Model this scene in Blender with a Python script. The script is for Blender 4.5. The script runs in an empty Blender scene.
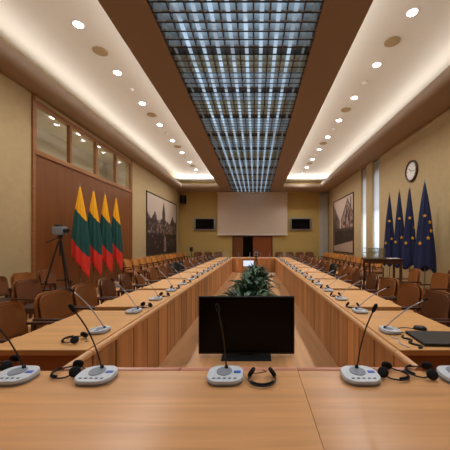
import bpy, math, random
from mathutils import Vector, Matrix
random.seed(7)
D = bpy.data
SC = bpy.context.scene
COL = SC.collection
PI = math.pi
F = 280.0; CX = 255.5; CY = 243.0; EYE = 1.54

# ------------------------------------------------------------ camera
cam = D.objects.new('camera', D.cameras.new('camera'))
COL.objects.link(cam)
cam.location = (0, 0, EYE)
cam.rotation_euler = (PI/2, 0, 0)
cam.data.sensor_width = 36
cam.data.lens = F/450*36
cam.data.shift_x = -(CX-225)/450
cam.data.shift_y = (CY-225)/450
cam.data.clip_start = .05
SC.camera = cam
SC.view_settings.view_transform = 'Standard'
SC.view_settings.look = 'None'
SC.view_settings.gamma = 1
SC.view_settings.use_curve_mapping = False
SC.view_settings.exposure = 1.25

# ------------------------------------------------------------ world + lights
w = D.worlds.new('world'); SC.world = w; w.use_nodes = True
w.node_tree.nodes['Background'].inputs[0].default_value = (.62, .74, 1, 1)
w.node_tree.nodes['Background'].inputs[1].default_value = 1.1

XL, XR, YN, YF, ZC = -5.51, 5.30, -3.0, 20.43, 5.24
ZT = 5.99            # top of the light troughs

def area(name, loc, rot, sx, sy, power, col):
    l = D.lights.new(name, 'AREA'); l.shape = 'RECTANGLE'; l.size = sx; l.size_y = sy
    l.energy = power; l.color = col
    o = D.objects.new(name, l); COL.objects.link(o); o.location = loc; o.rotation_euler = rot
    return o
WARM = (1, .96, .91)
COVE = 78
# cove strips lying behind the trough lips, shining up
area('cove_light_outer_left', (-5.25, 8, 5.5), (PI, math.radians(62), 0), .16, 21.4, COVE*.62, WARM)
area('cove_light_inner_left', (-2.18, 8, 5.47), (PI, math.radians(-60), 0), .06, 21.4, COVE*.6, WARM)
area('cove_light_inner_right', (1.57, 8, 5.47), (PI, math.radians(60), 0), .06, 21.4, COVE*.6, WARM)
area('cove_light_outer_right', (4.75, 8, 5.5), (PI, math.radians(-62), 0), .16, 21.4, COVE*.62, WARM)

def spot(loc, power, col=(1, .97, .93), size=140, blend=.8):
    l = D.lights.new('downlight_lamp', 'SPOT'); l.energy = power; l.color = col
    l.spot_size = math.radians(size); l.spot_blend = blend; l.shadow_soft_size = .07
    o = D.objects.new('downlight_lamp', l); COL.objects.link(o); o.location = loc
    return o

# ------------------------------------------------------------ material helpers
def s2l(c):
    return tuple(((v/255)/12.92 if v/255 <= .04045 else ((v/255+.055)/1.055)**2.4) for v in c)
def newmat(name):
    m = D.materials.new(name); m.use_nodes = True
    return m, m.node_tree, m.node_tree.nodes['Principled BSDF']
def mat(name, rgb, rough=.6, metal=0, noise=0, nscale=6, spec=.5, bump=0):
    m, t, b = newmat(name)
    c = s2l(rgb)
    b.inputs['Roughness'].default_value = rough; b.inputs['Metallic'].default_value = metal
    b.inputs['Specular IOR Level'].default_value = spec
    n = t.nodes.new('ShaderNodeTexNoise'); n.inputs['Scale'].default_value = nscale; n.inputs['Detail'].default_value = 5
    tc = t.nodes.new('ShaderNodeTexCoord'); t.links.new(tc.outputs['Object'], n.inputs['Vector'])
    r = t.nodes.new('ShaderNodeMapRange'); r.inputs['To Min'].default_value = 1-noise; r.inputs['To Max'].default_value = 1+noise
    t.links.new(n.outputs['Fac'], r.inputs['Value'])
    v = t.nodes.new('ShaderNodeVectorMath'); v.operation = 'SCALE'; v.inputs[0].default_value = c
    t.links.new(r.outputs['Result'], v.inputs['Scale']); t.links.new(v.outputs['Vector'], b.inputs['Base Color'])
    if bump:
        bm_ = t.nodes.new('ShaderNodeBump'); bm_.inputs['Strength'].default_value = bump
        t.links.new(n.outputs['Fac'], bm_.inputs['Height']); t.links.new(bm_.outputs['Normal'], b.inputs['Normal'])
    return m
def wood(name, rgb, axis='X', var=.22, rough=.4, scale=1.0, rnd=.12, spec=.5):
    m, t, b = newmat(name)
    L = t.links.new
    c = s2l(rgb)
    tc = t.nodes.new('ShaderNodeTexCoord'); mp = t.nodes.new('ShaderNodeMapping')
    s = [14*scale]*3; s['XYZ'.index(axis)] = .9*scale
    mp.inputs['Scale'].default_value = s
    L(tc.outputs['Object'], mp.inputs['Vector'])
    oi = t.nodes.new('ShaderNodeObjectInfo')
    vm = t.nodes.new('ShaderNodeVectorMath'); vm.operation = 'SCALE'; vm.inputs[0].default_value = (37, 19, 53)
    L(oi.outputs['Random'], vm.inputs['Scale'])
    L(vm.outputs['Vector'], mp.inputs['Location'])
    n = t.nodes.new('ShaderNodeTexNoise'); n.inputs['Scale'].default_value = 1; n.inputs['Detail'].default_value = 6
    n.inputs['Distortion'].default_value = .6
    L(mp.outputs['Vector'], n.inputs['Vector'])
    r = t.nodes.new('ShaderNodeMapRange'); r.inputs['From Min'].default_value = .3; r.inputs['From Max'].default_value = .7
    r.inputs['To Min'].default_value = 1-var; r.inputs['To Max'].default_value = 1+var
    L(n.outputs['Fac'], r.inputs['Value'])
    r2 = t.nodes.new('ShaderNodeMapRange'); r2.inputs['To Min'].default_value = 1-rnd; r2.inputs['To Max'].default_value = 1+rnd
    L(oi.outputs['Random'], r2.inputs['Value'])
    mu = t.nodes.new('ShaderNodeMath'); mu.operation = 'MULTIPLY'
    L(r.outputs['Result'], mu.inputs[0]); L(r2.outputs['Result'], mu.inputs[1])
    v = t.nodes.new('ShaderNodeVectorMath'); v.operation = 'SCALE'; v.inputs[0].default_value = c
    L(mu.outputs[0], v.inputs['Scale']); L(v.outputs['Vector'], b.inputs['Base Color'])
    b.inputs['Roughness'].default_value = rough
    b.inputs['Specular IOR Level'].default_value = spec
    return m
def emit(name, rgb, strength):
    m, t, b = newmat(name)
    b.inputs['Base Color'].default_value = (*s2l(rgb), 1)
    b.inputs['Emission Color'].default_value = (*s2l(rgb), 1)
    b.inputs['Emission Strength'].default_value = strength
    return m

M = {}
M['wallpaper'] = mat('ochre wallpaper', (182, 160, 118), .8, noise=.10, nscale=7)
M['wall_far'] = mat('olive wallpaper', (182, 156, 92), .8, noise=.06, nscale=4)
M['white_ceiling'] = mat('cream ceiling', (222, 218, 208), .8, noise=.02)
M['brown_ceiling'] = mat('brown ceiling', (146, 128, 116), .75, noise=.04)
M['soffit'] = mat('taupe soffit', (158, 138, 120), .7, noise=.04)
M['panel_wood'] = wood('wall panel wood', (112, 66, 30), 'Z', .14, .42, .7)
M['trim_wood'] = wood('trim wood', (150, 100, 58), 'Y', .15, .4)
M['top_wood'] = wood('desk top wood', (208, 152, 100), 'X', .13, .27, 1, .04)
M['side_top_wood'] = wood('side desk top wood', (206, 150, 88), 'X', .12, .42, 1, .05)
M['skirt_wood'] = wood('skirt wood', (178, 122, 72), 'Z', .34, .45, .6, .26)
M['rail_wood'] = wood('rail wood', (204, 138, 108), 'X', .12, .35, 1, .08)
M['rail_wood_y'] = wood('rail wood lengthwise', (206, 152, 100), 'Y', .12, .35, 1, .08)
M['end_wood'] = wood('desk end wood', (166, 100, 52), 'X', .15, .5)
M['chair_wood'] = wood('chair wood', (140, 84, 40), 'Z', .28, .33, .5, .25)
M['chair_dark'] = wood('chair dark wood', (72, 40, 24), 'Z', .2, .4, .5, .2)
M['seat_leather'] = mat('tan seat leather', (140, 86, 42), .5, noise=.15, nscale=9)
M['chair_cush'] = mat('saddle leather', (140, 84, 40), .36, noise=.25, nscale=4)
M['dark_cush'] = mat('brown leather cushion', (112, 66, 38), .36, noise=.25, nscale=4)
M['dark_leather'] = mat('dark seat leather', (60, 36, 26), .5, noise=.15, nscale=9)
M['black'] = mat('black plastic', (20, 20, 22), .45, noise=.1)
M['screen_black'] = mat('dark glass screen', (6, 5, 5), .25, spec=.12)
M['dark_gap'] = mat('dark recess', (34, 20, 12), .8)
M['metal'] = mat('brushed metal', (150, 150, 150), .35, 1)
M['neck_lit'] = mat('lit gooseneck metal', (176, 174, 180), .45, .2)  # lit look of the side goosenecks is put into this paler grey
M['dark_metal'] = mat('dark metal', (60, 58, 56), .4, .8)
M['grey_plastic'] = mat('pale grey plastic', (200, 206, 214), .4, noise=.03)
M['mid_grey'] = mat('mid grey plastic', (128, 134, 146), .5)
M['blue_label'] = mat('blue display', (40, 90, 190), .4)
M['foam'] = mat('black foam', (16, 16, 18), .95, noise=.3, nscale=90)
M['leaf'] = mat('leaf green', (32, 62, 38), .4, noise=.35, nscale=14)
M['leaf2'] = mat('leaf light green', (56, 92, 54), .4, noise=.3, nscale=14)
M['pot'] = mat('planter brown', (96, 66, 48), .6, noise=.1)
M['soil'] = mat('soil', (50, 36, 26), .95, noise=.3)
M['screen_cloth'] = mat('projection cloth', (205, 190, 172), .8, noise=.01)
M['white'] = mat('white enamel', (235, 232, 226), .5)
M['lamp_glow'] = emit('downlight glow', (255, 250, 255), 9)
M['sky_strip'] = emit('cool luminous strip', (172, 204, 232), .4)
_t = M['sky_strip'].node_tree; _n = _t.nodes.new('ShaderNodeTexNoise'); _n.inputs['Scale'].default_value = 1.6
_tc = _t.nodes.new('ShaderNodeTexCoord'); _t.links.new(_tc.outputs['Object'], _n.inputs['Vector'])
_r = _t.nodes.new('ShaderNodeMapRange'); _r.inputs['From Min'].default_value = .3; _r.inputs['From Max'].default_value = .7
_r.inputs['To Min'].default_value = .14; _r.inputs['To Max'].default_value = .44
_t.links.new(_n.outputs['Fac'], _r.inputs['Value']); _t.links.new(_r.outputs['Result'], _t.nodes['Principled BSDF'].inputs['Emission Strength'])
M['speaker_grille'] = mat('beige grille', (168, 146, 104), .7)
M['blade'] = mat('smoked metal blade', (84, 82, 78), .32, .35)
M['sky_strip_dim'] = emit('dim luminous strip', (120, 140, 150), .12)
M['slat_cool'] = mat('blue grey glass slat', (176, 192, 202), .3, noise=.45, nscale=5)
M['slat_warm'] = mat('olive glass slat', (168, 158, 130), .3, noise=.45, nscale=5)
M['lattice_back'] = mat('lattice backing', (120, 104, 78), .7)
M['frame_dark'] = mat('dark frame', (58, 40, 28), .5)
M['clock_frame'] = mat('clock frame', (70, 34, 26), .4)
M['booth'] = mat('booth wall', (200, 192, 176), .8)
M['parquet'] = wood('parquet', (190, 140, 94), 'Y', .16, .4, .6)
M['gold'] = mat('gold star', (236, 178, 40), .6)
M['curtain'] = None

m, t, b = newmat('sheer curtain')
b.inputs['Base Color'].default_value = (*s2l((214, 210, 200)), 1); b.inputs['Roughness'].default_value = .9
tr = t.nodes.new('ShaderNodeBsdfTranslucent'); tr.inputs[0].default_value = (.85, .87, .9, 1)
mx = t.nodes.new('ShaderNodeMixShader'); mx.inputs[0].default_value = .5
t.links.new(b.outputs[0], mx.inputs[1]); t.links.new(tr.outputs[0], mx.inputs[2])
t.links.new(mx.outputs[0], t.nodes['Material Output'].inputs['Surface'])
M['curtain'] = m
def glass(name, tint=(1, 1, 1), rough=0, mixf=.88):
    m, t, b = newmat(name)
    tp = t.nodes.new('ShaderNodeBsdfTransparent'); tp.inputs[0].default_value = (*tint, 1)
    gl = t.nodes.new('ShaderNodeBsdfGlossy'); gl.inputs['Roughness'].default_value = .03
    mx = t.nodes.new('ShaderNodeMixShader'); mx.inputs[0].default_value = 1-mixf
    t.links.new(tp.outputs[0], mx.inputs[1]); t.links.new(gl.outputs[0], mx.inputs[2])
    t.links.new(mx.outputs[0], t.nodes['Material Output'].inputs['Surface'])
    return m
M['glass'] = glass('clear glass', (.88, .87, .84), mixf=.93)
M['case_glass'] = glass('case glass', (.75, .78, .76), mixf=.75)

# ------------------------------------------------------------ mesh builder
class MB:
    def __init__(s): s.v = []; s.f = []; s.mi = []; s.cur = 0
    def add(s, vs, fs):
        n = len(s.v); s.v += [tuple(p) for p in vs]; s.f += [tuple(i+n for i in f) for f in fs]
        s.mi += [s.cur]*len(fs)
        return s
    def box(s, x0, x1, y0, y1, z0, z1, mtx=None):
        vs = [Vector(p) for p in ((x0,y0,z0),(x1,y0,z0),(x1,y1,z0),(x0,y1,z0),(x0,y0,z1),(x1,y0,z1),(x1,y1,z1),(x0,y1,z1))]
        if mtx: vs = [mtx @ p for p in vs]
        return s.add(vs, [(3,2,1,0),(4,5,6,7),(0,1,5,4),(1,2,6,5),(2,3,7,6),(3,0,4,7)])
    def tube(s, pts, r, n=8, cap=True):
        pts = [Vector(p) for p in pts]
        rs = r if isinstance(r, (list, tuple)) else [r]*len(pts)
        vs = []; fs = []
        up = None
        for i, p in enumerate(pts):
            a = pts[max(i-1, 0)]; c = pts[min(i+1, len(pts)-1)]
            d = (c-a).normalized()
            if up is None:
                up = Vector((0, 0, 1)) if abs(d.z) < .9 else Vector((1, 0, 0))
            e = d.cross(up).normalized(); g = e.cross(d).normalized(); up = g
            for k in range(n):
                th = 2*PI*k/n
                vs.append(p+rs[i]*(math.cos(th)*e+math.sin(th)*g))
        for i in range(len(pts)-1):
            for k in range(n):
                fs.append((i*n+k, i*n+(k+1) % n, (i+1)*n+(k+1) % n, (i+1)*n+k))
        if cap:
            fs.append(tuple(range(n-1, -1, -1))); fs.append(tuple((len(pts)-1)*n+k for k in range(n)))
        return s.add(vs, fs)
    def lathe(s, prof, loc=(0, 0, 0), n=20, axis='Z', sx=1, sy=1):
        vs = []; fs = []
        for r, z in prof:
            for k in range(n):
                a = 2*PI*k/n
                p = (r*math.cos(a)*sx, r*math.sin(a)*sy, z)
                if axis == 'X': p = (p[2], p[0], p[1])
                if axis == 'Y': p = (p[0], -p[2], p[1])
                vs.append(Vector(p)+Vector(loc))
        for i in range(len(prof)-1):
            for k in range(n):
                fs.append((i*n+k, i*n+(k+1) % n, (i+1)*n+(k+1) % n, (i+1)*n+k))
        fs.append(tuple(range(n-1, -1, -1))); fs.append(tuple((len(prof)-1)*n+k for k in range(n)))
        return s.add(vs, fs)
    def prism(s, out, z0, z1, mtx=None):
        n = len(out)
        vs = [Vector((x, y, z0)) for x, y in out]+[Vector((x, y, z1)) for x, y in out]
        if mtx: vs = [mtx @ p for p in vs]
        fs = [tuple(range(n-1, -1, -1)), tuple(range(n, 2*n))]+[(i, (i+1) % n, n+(i+1) % n, n+i) for i in range(n)]
        return s.add(vs, fs)
    def build(s, name, m, parent=None, bevel=0, smooth=False, loc=None, seg=2):
        me = D.meshes.new(name); me.from_pydata(s.v, [], s.f)
        ms = m if isinstance(m, (list, tuple)) else [m]
        for q in ms: me.materials.append(M[q] if isinstance(q, str) else q)
        if len(ms) > 1: me.polygons.foreach_set('material_index', s.mi)
        if smooth:
            me.polygons.foreach_set('use_smooth', [True]*len(s.f))
        me.update()
        o = D.objects.new(name, me); COL.objects.link(o)
        if loc: o.location = loc
        if parent: o.parent = parent
        if bevel:
            b = o.modifiers.new('bevel', 'BEVEL'); b.width = bevel; b.segments = seg; b.limit_method = 'ANGLE'; b.angle_limit = math.radians(50)
        return o
def autosmooth(o, ang=40):
    me = o.data
    me.polygons.foreach_set('use_smooth', [True]*len(me.polygons))
    me.set_sharp_from_angle(angle=math.radians(ang))
    return o
def tag(o, label, cat, group=None):
    o['label'] = label; o['category'] = cat
    if group: o['group'] = group
    return o
def thing(name, label, cat, loc=(0, 0, 0), rz=0, group=None):
    o = D.objects.new(name, None); COL.objects.link(o); o.location = loc; o.rotation_euler = (0, 0, rz)
    o.empty_display_size = .2
    return tag(o, label, cat, group)
def struct(o):
    o['kind'] = 'structure'; return o
def dup(root, loc=None, rz=None, label=None, group=None):
    def cp(o, par):
        c = o.copy(); COL.objects.link(c); c.parent = par
        for ch in list(o.children): cp(ch, c)
        return c
    r = cp(root, None)
    if loc is not None: r.location = loc
    if rz is not None: r.rotation_euler = (0, 0, rz)
    if label: r['label'] = label
    if group: r['group'] = group
    return r
def P(px, py, d):        # a point of the place read off the photograph at distance d
    return Vector(((px-CX)*d/F, d, EYE-(py-CY)*d/F))
ORD = ['first', 'second', 'third', 'fourth', 'fifth', 'sixth', 'seventh', 'eighth', 'ninth', 'tenth', 'eleventh', 'twelfth',
       'thirteenth', 'fourteenth', 'fifteenth', 'sixteenth', 'seventeenth', 'eighteenth', 'nineteenth', 'twentieth',
       'twenty-first', 'twenty-second', 'twenty-third', 'twenty-fourth']
def rrect(w, d, r, n=6):
    out = []
    for cx, cy, a0 in ((w/2-r, d/2-r, 0), (-w/2+r, d/2-r, PI/2), (-w/2+r, -d/2+r, PI), (w/2-r, -d/2+r, 1.5*PI)):
        for k in range(n+1):
            a = a0+k*PI/2/n
            out.append((cx+r*math.cos(a), cy+r*math.sin(a)))
    return out

# ------------------------------------------------------------ room shell
TH = .25
struct(MB().box(XL-TH, XR+TH+.3, YN-TH, YF+TH, -.2, 0).build('floor', 'parquet'))
WY0, WY1 = 6.93, 12.4      # wooden panel bay of the left wall
WZ0, WZ1 = 3.84, 5.06      # booth windows
wl = MB()
wl.box(XL-TH, XL, YN-TH, WY0, 0, 6).box(XL-TH, XL, WY1, YF+TH, 0, 6).box(XL-TH, XL, WY0, WY1, 0, WZ0-.04).box(XL-TH, XL, WY0, WY1, WZ1+.03, 6)
struct(wl.build('wall_left', 'wallpaper'))
struct(MB().box(XL, XL+.03, WY0, WY1, 0, WZ0-.06).build('trim_1', 'panel_wood'))
tb = MB()
tb.box(XL-.02, XL+.06, WY0, WY1, WZ0-.09, WZ0).box(XL-.02, XL+.05, WY0-.05, WY0+.03, 0, 5.24).box(XL-.02, XL+.05, WY1-.03, WY1+.05, 0, 5.24).box(XL-.02, XL+.05, WY0, WY1, WZ1, WZ1+.05)
struct(tb.build('trim_2', 'trim_wood', bevel=.006))
ys = [WY0+.03, 8.12, 9.42, 10.72, WY1-.03]
ys = [WY0+.03+(WY1-WY0-.06)*k/4 for k in range(5)]
for k in range(4):
    a, b_ = ys[k], ys[k+1]
    fr = MB()
    f_ = .045
    fr.box(XL-.06, XL+.04, a, a+f_, WZ0, WZ1).box(XL-.06, XL+.04, b_-f_, b_, WZ0, WZ1).box(XL-.06, XL+.04, a+f_, b_-f_, WZ0, WZ0+f_).box(XL-.06, XL+.04, a+f_, b_-f_, WZ1-f_, WZ1)
    wo = struct(fr.build('window_%d' % (k+1), 'trim_wood', bevel=.005))
    MB().box(XL-.03, XL-.02, a+f_, b_-f_, WZ0+f_, WZ1-f_).build('pane', 'glass', wo)
# interpreters' booth seen behind those windows
bx = MB()
bx.box(-8.2, -8.1, WY0-1, WY1+3, 3, 6).box(-8.2, XL-TH, WY1+2.9, WY1+3, 3, 6).box(-8.2, XL-TH, WY0-1.1, WY0-1, 3, 6).box(-8.2, XL-TH, WY0-1, WY1+3, 5.85, 5.95).box(-8.2, XL-TH, WY0-1, WY1+3, 3, 3.1)
struct(bx.build('wall_booth', 'booth'))
for k in range(5):
    y = WY0+1.2+k*1.45
    o = MB().lathe([(.09, 0), (.11, -.02), (.1, -.03)], (0, 0, 0), 18).build('booth_lamp', 'lamp_glow', loc=(-6.9, y, 5.85))
    tag(o, 'small round ceiling lamp inside the booth behind the high windows, %s from the near end' % ORD[k], 'lamp', 'booth ceiling lamps')
    spot((-6.9, y, 5.78), 45, (1, .95, .8))

# right wall with two narrow window bays
wr = MB()
for a, b_ in ((YN-TH, 12.0), (12.74, 13.43), (14.07, YF+TH)):
    wr.box(XR, XR+TH, a, b_, 0, 6)
for a, b_ in ((12.0, 12.74), (13.43, 14.07)):
    wr.box(XR+.18, XR+TH, a, b_, 0, .9).box(XR+.18, XR+TH, a, b_, 4.7, 6)
struct(wr.build('wall_right', 'wallpaper'))
for k, (a, b_) in enumerate(((12.0, 12.74), (13.43, 14.07))):
    fr = MB()
    fr.box(XR+.17, XR+.23, a, a+.05, .9, 4.7).box(XR+.17, XR+.23, b_-.05, b_, .9, 4.7).box(XR+.17, XR+.23, a+.05, b_-.05, .9, .95).box(XR+.17, XR+.23, a+.05, b_-.05, 4.65, 4.7).box(XR+.17, XR+.23, a+.05, b_-.05, 2.98, 3.04)
    wo = struct(fr.build('window_%d' % (k+5), 'white'))
    MB().box(XR+.195, XR+.205, a+.05, b_-.05, .95, 4.65).build('pane', 'glass', wo)
    area('daylight', (XR+.9, (a+b_)/2, 2.0), (0, PI/2, 0), 2.0, .7, 36, (.62, .78, 1))
def curtain(x0, y0, x1, y1, z0, z1, folds, amp, label):
    n = folds*8; vs = []; fs = []
    d = Vector((x1-x0, y1-y0, 0)); nrm = Vector((-d.y, d.x, 0)).normalized()
    nz = 10
    for j in range(nz+1):
        tz = j/nz
        for i in range(n+1):
            u = i/n
            p = Vector((x0, y0, 0))+d*u+nrm*amp*math.sin(u*folds*2*PI)*(.6+.4*(1-tz))
            vs.append((p.x, p.y, z0+(z1-z0)*tz))
    for j in range(nz):
        for i in range(n):
            fs.append((j*(n+1)+i, j*(n+1)+i+1, (j+1)*(n+1)+i+1, (j+1)*(n+1)+i))
    o = MB().add(vs, fs).build('curtain', 'curtain', smooth=True)
    s = o.modifiers.new('solid', 'SOLIDIFY'); s.thickness = .003
    return tag(o, label, 'curtain')
curtain(XR+.09, 12.02, XR+.09, 12.72, .06, 5.2, 6, .025, 'pale sheer curtain in the window bay beside the blue flags')
curtain(XR+.09, 13.45, XR+.09, 14.05, .06, 5.2, 5, .025, 'pale sheer curtain in the window bay nearer the right mural')
curtain(4.62, YF-.14, 5.25, YF-.14, .06, 5.2, 6, .03, 'pale curtain on the far wall in the right corner')

# far wall with doorway
struct(MB().box(XL-TH, XR+TH, YF, YF+TH, 0, 6).build('wall_far', 'wall_far'))
struct(MB().box(XL-TH, XR+TH, YN-TH, YN, 0, 6).build('wall_back', 'wallpaper'))
k20 = YF/F
dx = lambda px: (px-CX)*k20
dr = MB().box(dx(232.5), dx(233.5), YF-.07, YF, 0, 2.06).box(dx(271.5), dx(272.5), YF-.07, YF, 0, 2.06).box(dx(233.5), dx(271.5), YF-.07, YF, 2.0, 2.06)
d1 = struct(dr.build('door_1', 'chair_dark', bevel=.01))
MB().box(dx(253), dx(271.5), YF-.05, YF-.01, 0, 2.0).build('door_leaf', wood('red door wood', (128, 68, 30), 'Z', .12, .4, .6), d1)
MB().box(dx(233.5), dx(243), YF-.05, YF-.01, 0, 2.0).build('door_leaf', 'panel_wood', d1)
MB().box(dx(243), dx(253), YF-.02, YF-.005, 0, 2.0).build('dark_opening', 'screen_black', d1)
MB().lathe([(.012, 0), (.03, .01), (.03, .04), (.01, .06)], (dx(254.3), YF-.05, 1.05), 10, 'Y').build('door_handle', 'metal', d1)
# baseboards
struct(MB().box(XL, XL+.02, YN, WY0-.05, 0, .12).box(XL, XL+.02, WY1+.05, YF, 0, .12).build('baseboard_left', 'panel_wood'))
struct(MB().box(XR-.02, XR, YN, 12.0, 0, .12).box(XR-.02, XR, 14.07, YF, 0, .12).build('baseboard_right', 'panel_wood'))
struct(MB().box(XL+.02, dx(232.5), YF-.02, YF, 0, .12).box(dx(272.5), XR-.02, YF-.02, YF, 0, .12).build('baseboard_far', 'panel_wood'))

# ceiling: brown centre bands with the lattice slot, white troughs, taupe soffits
BL, SL, SR, BR = -2.405, -1.665, 1.055, 1.80
OL, OR = -4.93, 4.32
YE = 18.75
struct(MB().box(XL-TH, SL-.05, YN-TH, YF+TH, ZT, ZT+.1).box(SR+.05, XR+TH+.05, YN-TH, YF+TH, ZT, ZT+.1).box(SL-.05, SR+.05, YN-TH, YF+TH, ZT+.05, ZT+.1).build('ceiling', 'white_ceiling'))
struct(MB().box(BL, SL, YN, YF, ZC, ZC+.2).build('trim_3', 'brown_ceiling'))
struct(MB().box(SR, BR, YN, YF, ZC, ZC+.2).build('trim_4', 'brown_ceiling'))
struct(MB().box(SL, SR, YF-.12, YF, ZC, ZC+.2).build('trim_5', 'brown_ceiling'))
def soffit(name, pts, y0, y1):
    vs = [(x, y0, z) for x, z in pts]+[(x, y1, z) for x, z in pts]
    n = len(pts)
    o = MB().add(vs, [tuple(range(n)), tuple(range(2*n-1, n-1, -1))]+[(i, n+i, n+(i+1) % n, (i+1) % n) for i in range(n)]).build(name, 'soffit')
    autosmooth(o, 50); struct(o); return o
def lipprof(xw, xo, sgn):
    # sgn +1: lip faces +x
    pts = [(xw, ZC)]
    r = .17
    for k in range(9):
        a = -PI/2+k*(PI/2)/8
        pts.append((xo-sgn*r+sgn*r*math.cos(a), ZC+r+r*math.sin(a)))
    pts += [(xo, ZC+.25), (xo-sgn*.04, ZC+.27), (xo-sgn*.06, ZC+.22), (xw, ZC+.22)]
    return pts
soffit('trim_6', lipprof(XL, OL, 1), YN, YE)
soffit('trim_7', lipprof(XR+.25, OR, -1), YN, YE)
# end soffit
def endsoffit(name, x0, x1):
    prof = []
    r = .17
    prof.append((YF, ZC))
    for k in range(9):
        a = -PI/2-k*(PI/2)/8
        prof.append((YE+r+r*math.cos(a), ZC+r+r*math.sin(a)))
    prof += [(YE, ZC+.25), (YE+.05, ZC+.27), (YF, ZC+.27)]
    n = len(prof)
    vs = [(x0, y, z) for y, z in prof]+[(x1, y, z) for y, z in prof]
    o = MB().add(vs, [tuple(range(n)), tuple(range(2*n-1, n-1, -1))]+[(i, n+i, n+(i+1) % n, (i+1) % n) for i in range(n)]).build(name, 'soffit')
    autosmooth(o, 50); struct(o)
endsoffit('trim_8', XL, BL); endsoffit('trim_9', BR, XR)
area('cove_light_end_left', ((XL+BL)/2, YE+.3, 5.6), (PI+.5, 0, 0), 2.4, .06, 22, WARM)
area('cove_light_end_right', ((XR+BR)/2, YE+.3, 5.6), (PI+.5, 0, 0), 2.4, .06, 22, WARM)
# shaft walls of the slot
struct(MB().box(SL-.05, SL-.001, YN, YF, ZC+.2, ZT+.05).box(SR+.001, SR+.05, YN, YF, ZC+.2, ZT+.05).build('trim_10', 'lattice_back'))

# luminous lattice
lat = thing('ceiling_lattice', 'long glass and metal lattice with cool light strips in the middle of the ceiling', 'ceiling light', ((SL+SR)/2, 0, ZC))
NS = 10; W = SR-SL; pitch = W/NS
hw = W/2
MB().box(-hw+.002, hw-.002, -2.98, YF-.13, .44, .46).build('backing', 'lattice_back', lat)
for k in range(NS):
    x = -hw+pitch*(k+.5)
    wd = .034 if 0 < k < NS-1 else .024
    MB().box(x-wd, x+wd, -2.95, YF-.16, .012, .03).build('light_strip', 'sky_strip' if 0 < k < NS-1 else 'sky_strip_dim', lat)
for k in range(NS+1):
    x = min(max(-hw+pitch*k, -hw+.016), hw-.016)
    MB().box(x-.012, x+.012, -2.98, YF-.14, .035, .2).build('long_blade', 'blade', lat)
y = 2.9; k = 0
while y < YF-.3 and k < 98:
    ph = (y % 2.05)/2.05
    m_ = 'slat_cool' if ph < .62 else 'slat_warm'
    if k % 7 == 6: m_ = 'frame_dark'
    MB().box(-hw+.004, hw-.004, y-.011, y+.011, .034 if k % 7 != 6 else .0, .17).build('cross_blade', m_, lat)
    MB().box(-hw+.006, hw-.006, y-.014, y+.012, .0, .008).build('slat_edge', 'dark_metal', lat)
    y += .20; k += 1
area('lattice_tubes', ((SL+SR)/2, 8.7, ZC+.42), (0, 0, 0), 2.5, 22.5, 110, (.7, .86, 1))
# downlights, speakers, sprinklers
def down(x, y, label):
    t = thing('downlight', label, 'ceiling light', (x, y, ZT), 0, 'downlights in the white troughs')
    MB().lathe([(.115, 0), (.115, -.012), (.095, -.016)], n=24).build('trim_ring', 'white', t)
    MB().lathe([(.09, -.0155), (.08, -.024), (.05, -.028)], n=24).build('lamp_lens', 'lamp_glow', t)
    spot((x, y, ZT-.05), 75)
def tspk(x, y, label):
    t = thing('ceiling_speaker', label, 'speaker', (x, y, ZT), 0, 'ceiling loudspeakers')
    MB().lathe([(.165, 0), (.165, -.012), (.15, -.02), (.12, -.022)], n=24).build('grille', 'speaker_grille', t)
def sprk(x, y, label):
    t = thing('smoke_detector', label, 'smoke detector', (x, y, ZT), 0, 'smoke detectors')
    MB().lathe([(.07, 0), (.07, -.02), (.05, -.045), (.02, -.05)], n=16).build('detector_body', 'white', t)
ZH = ZT-EYE
for side, x0, sc, y0, stp in (('left', -3.6, 1, ZH*280/219, 1.61), ('right', 3.02, 1, ZH*280/231, 1.58)):
    n = 0; ns = 0; nd = 0
    for k in range(-2, 9):
        y = y0+stp*k
        if y > YE-.4: break
        down(x0, y, 'round recessed downlight in the %s white trough, %s from the near end' % (side, ORD[n])); n += 1
        ym = y+stp/2
        if ym > YE-.4: break
        if k % 2 == 0:
            tspk(x0, ym, 'beige round ceiling speaker in the %s trough, %s from the near end' % (side, ORD[ns])); ns += 1
        else:
            sprk(x0, ym, 'small white smoke detector in the %s trough, %s from the near end' % (side, ORD[nd])); nd += 1

# ------------------------------------------------------------ desks
RX, LX = 1.02, -1.20     # inner faces of the side desks
YD0, PT, ND = 2.07, 1.41, 9
ZTOP = .75
def rail(mb, p0, p1, r=.028, n=10):
    mb.tube([p0, p1], r, n)
def side_desk(side):
    # local frame: x=0 inner face, +x outward (mirrored by scale for the left), y from 0 to PT
    s = 1 if side == 'right' else -1
    t = thing('conference_desk', '', 'desk')
    def B(mb, x0, x1, *r): mb.box(min(s*x0, s*x1), max(s*x0, s*x1), *r); return mb
    B(MB(), .05, .80, .0, 1.21, ZTOP-.045, ZTOP).build('desk_top', 'side_top_wood', t, bevel=.006)
    B(MB(), .05, .16, 1.215, 1.405, ZTOP-.04, ZTOP-.003).build('ledge', 'side_top_wood', t)
    MB().tube([(s*.025, .003, ZTOP-.028), (s*.025, PT-.003, ZTOP-.028)], .027, 12).build('edge_rail', 'rail_wood_y', t, smooth=False)
    for k in range(4):
        a = k*PT/4
        g = .018 if k == 0 else .012
        B(MB(), .0+.006, .045, a+g, a+PT/4-.009, .0, ZTOP-.05).build('skirt_panel', 'skirt_wood', t, bevel=.004)
    B(MB(), .045, .06, .003, PT-.003, .01, ZTOP-.052).build('backing', 'dark_gap', t)
    for yy in (.03, 1.15):
        B(MB(), .06, .76, yy, yy+.035, 0, ZTOP-.045).build('end_panel', 'end_wood', t, bevel=.004)
    return t
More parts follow.
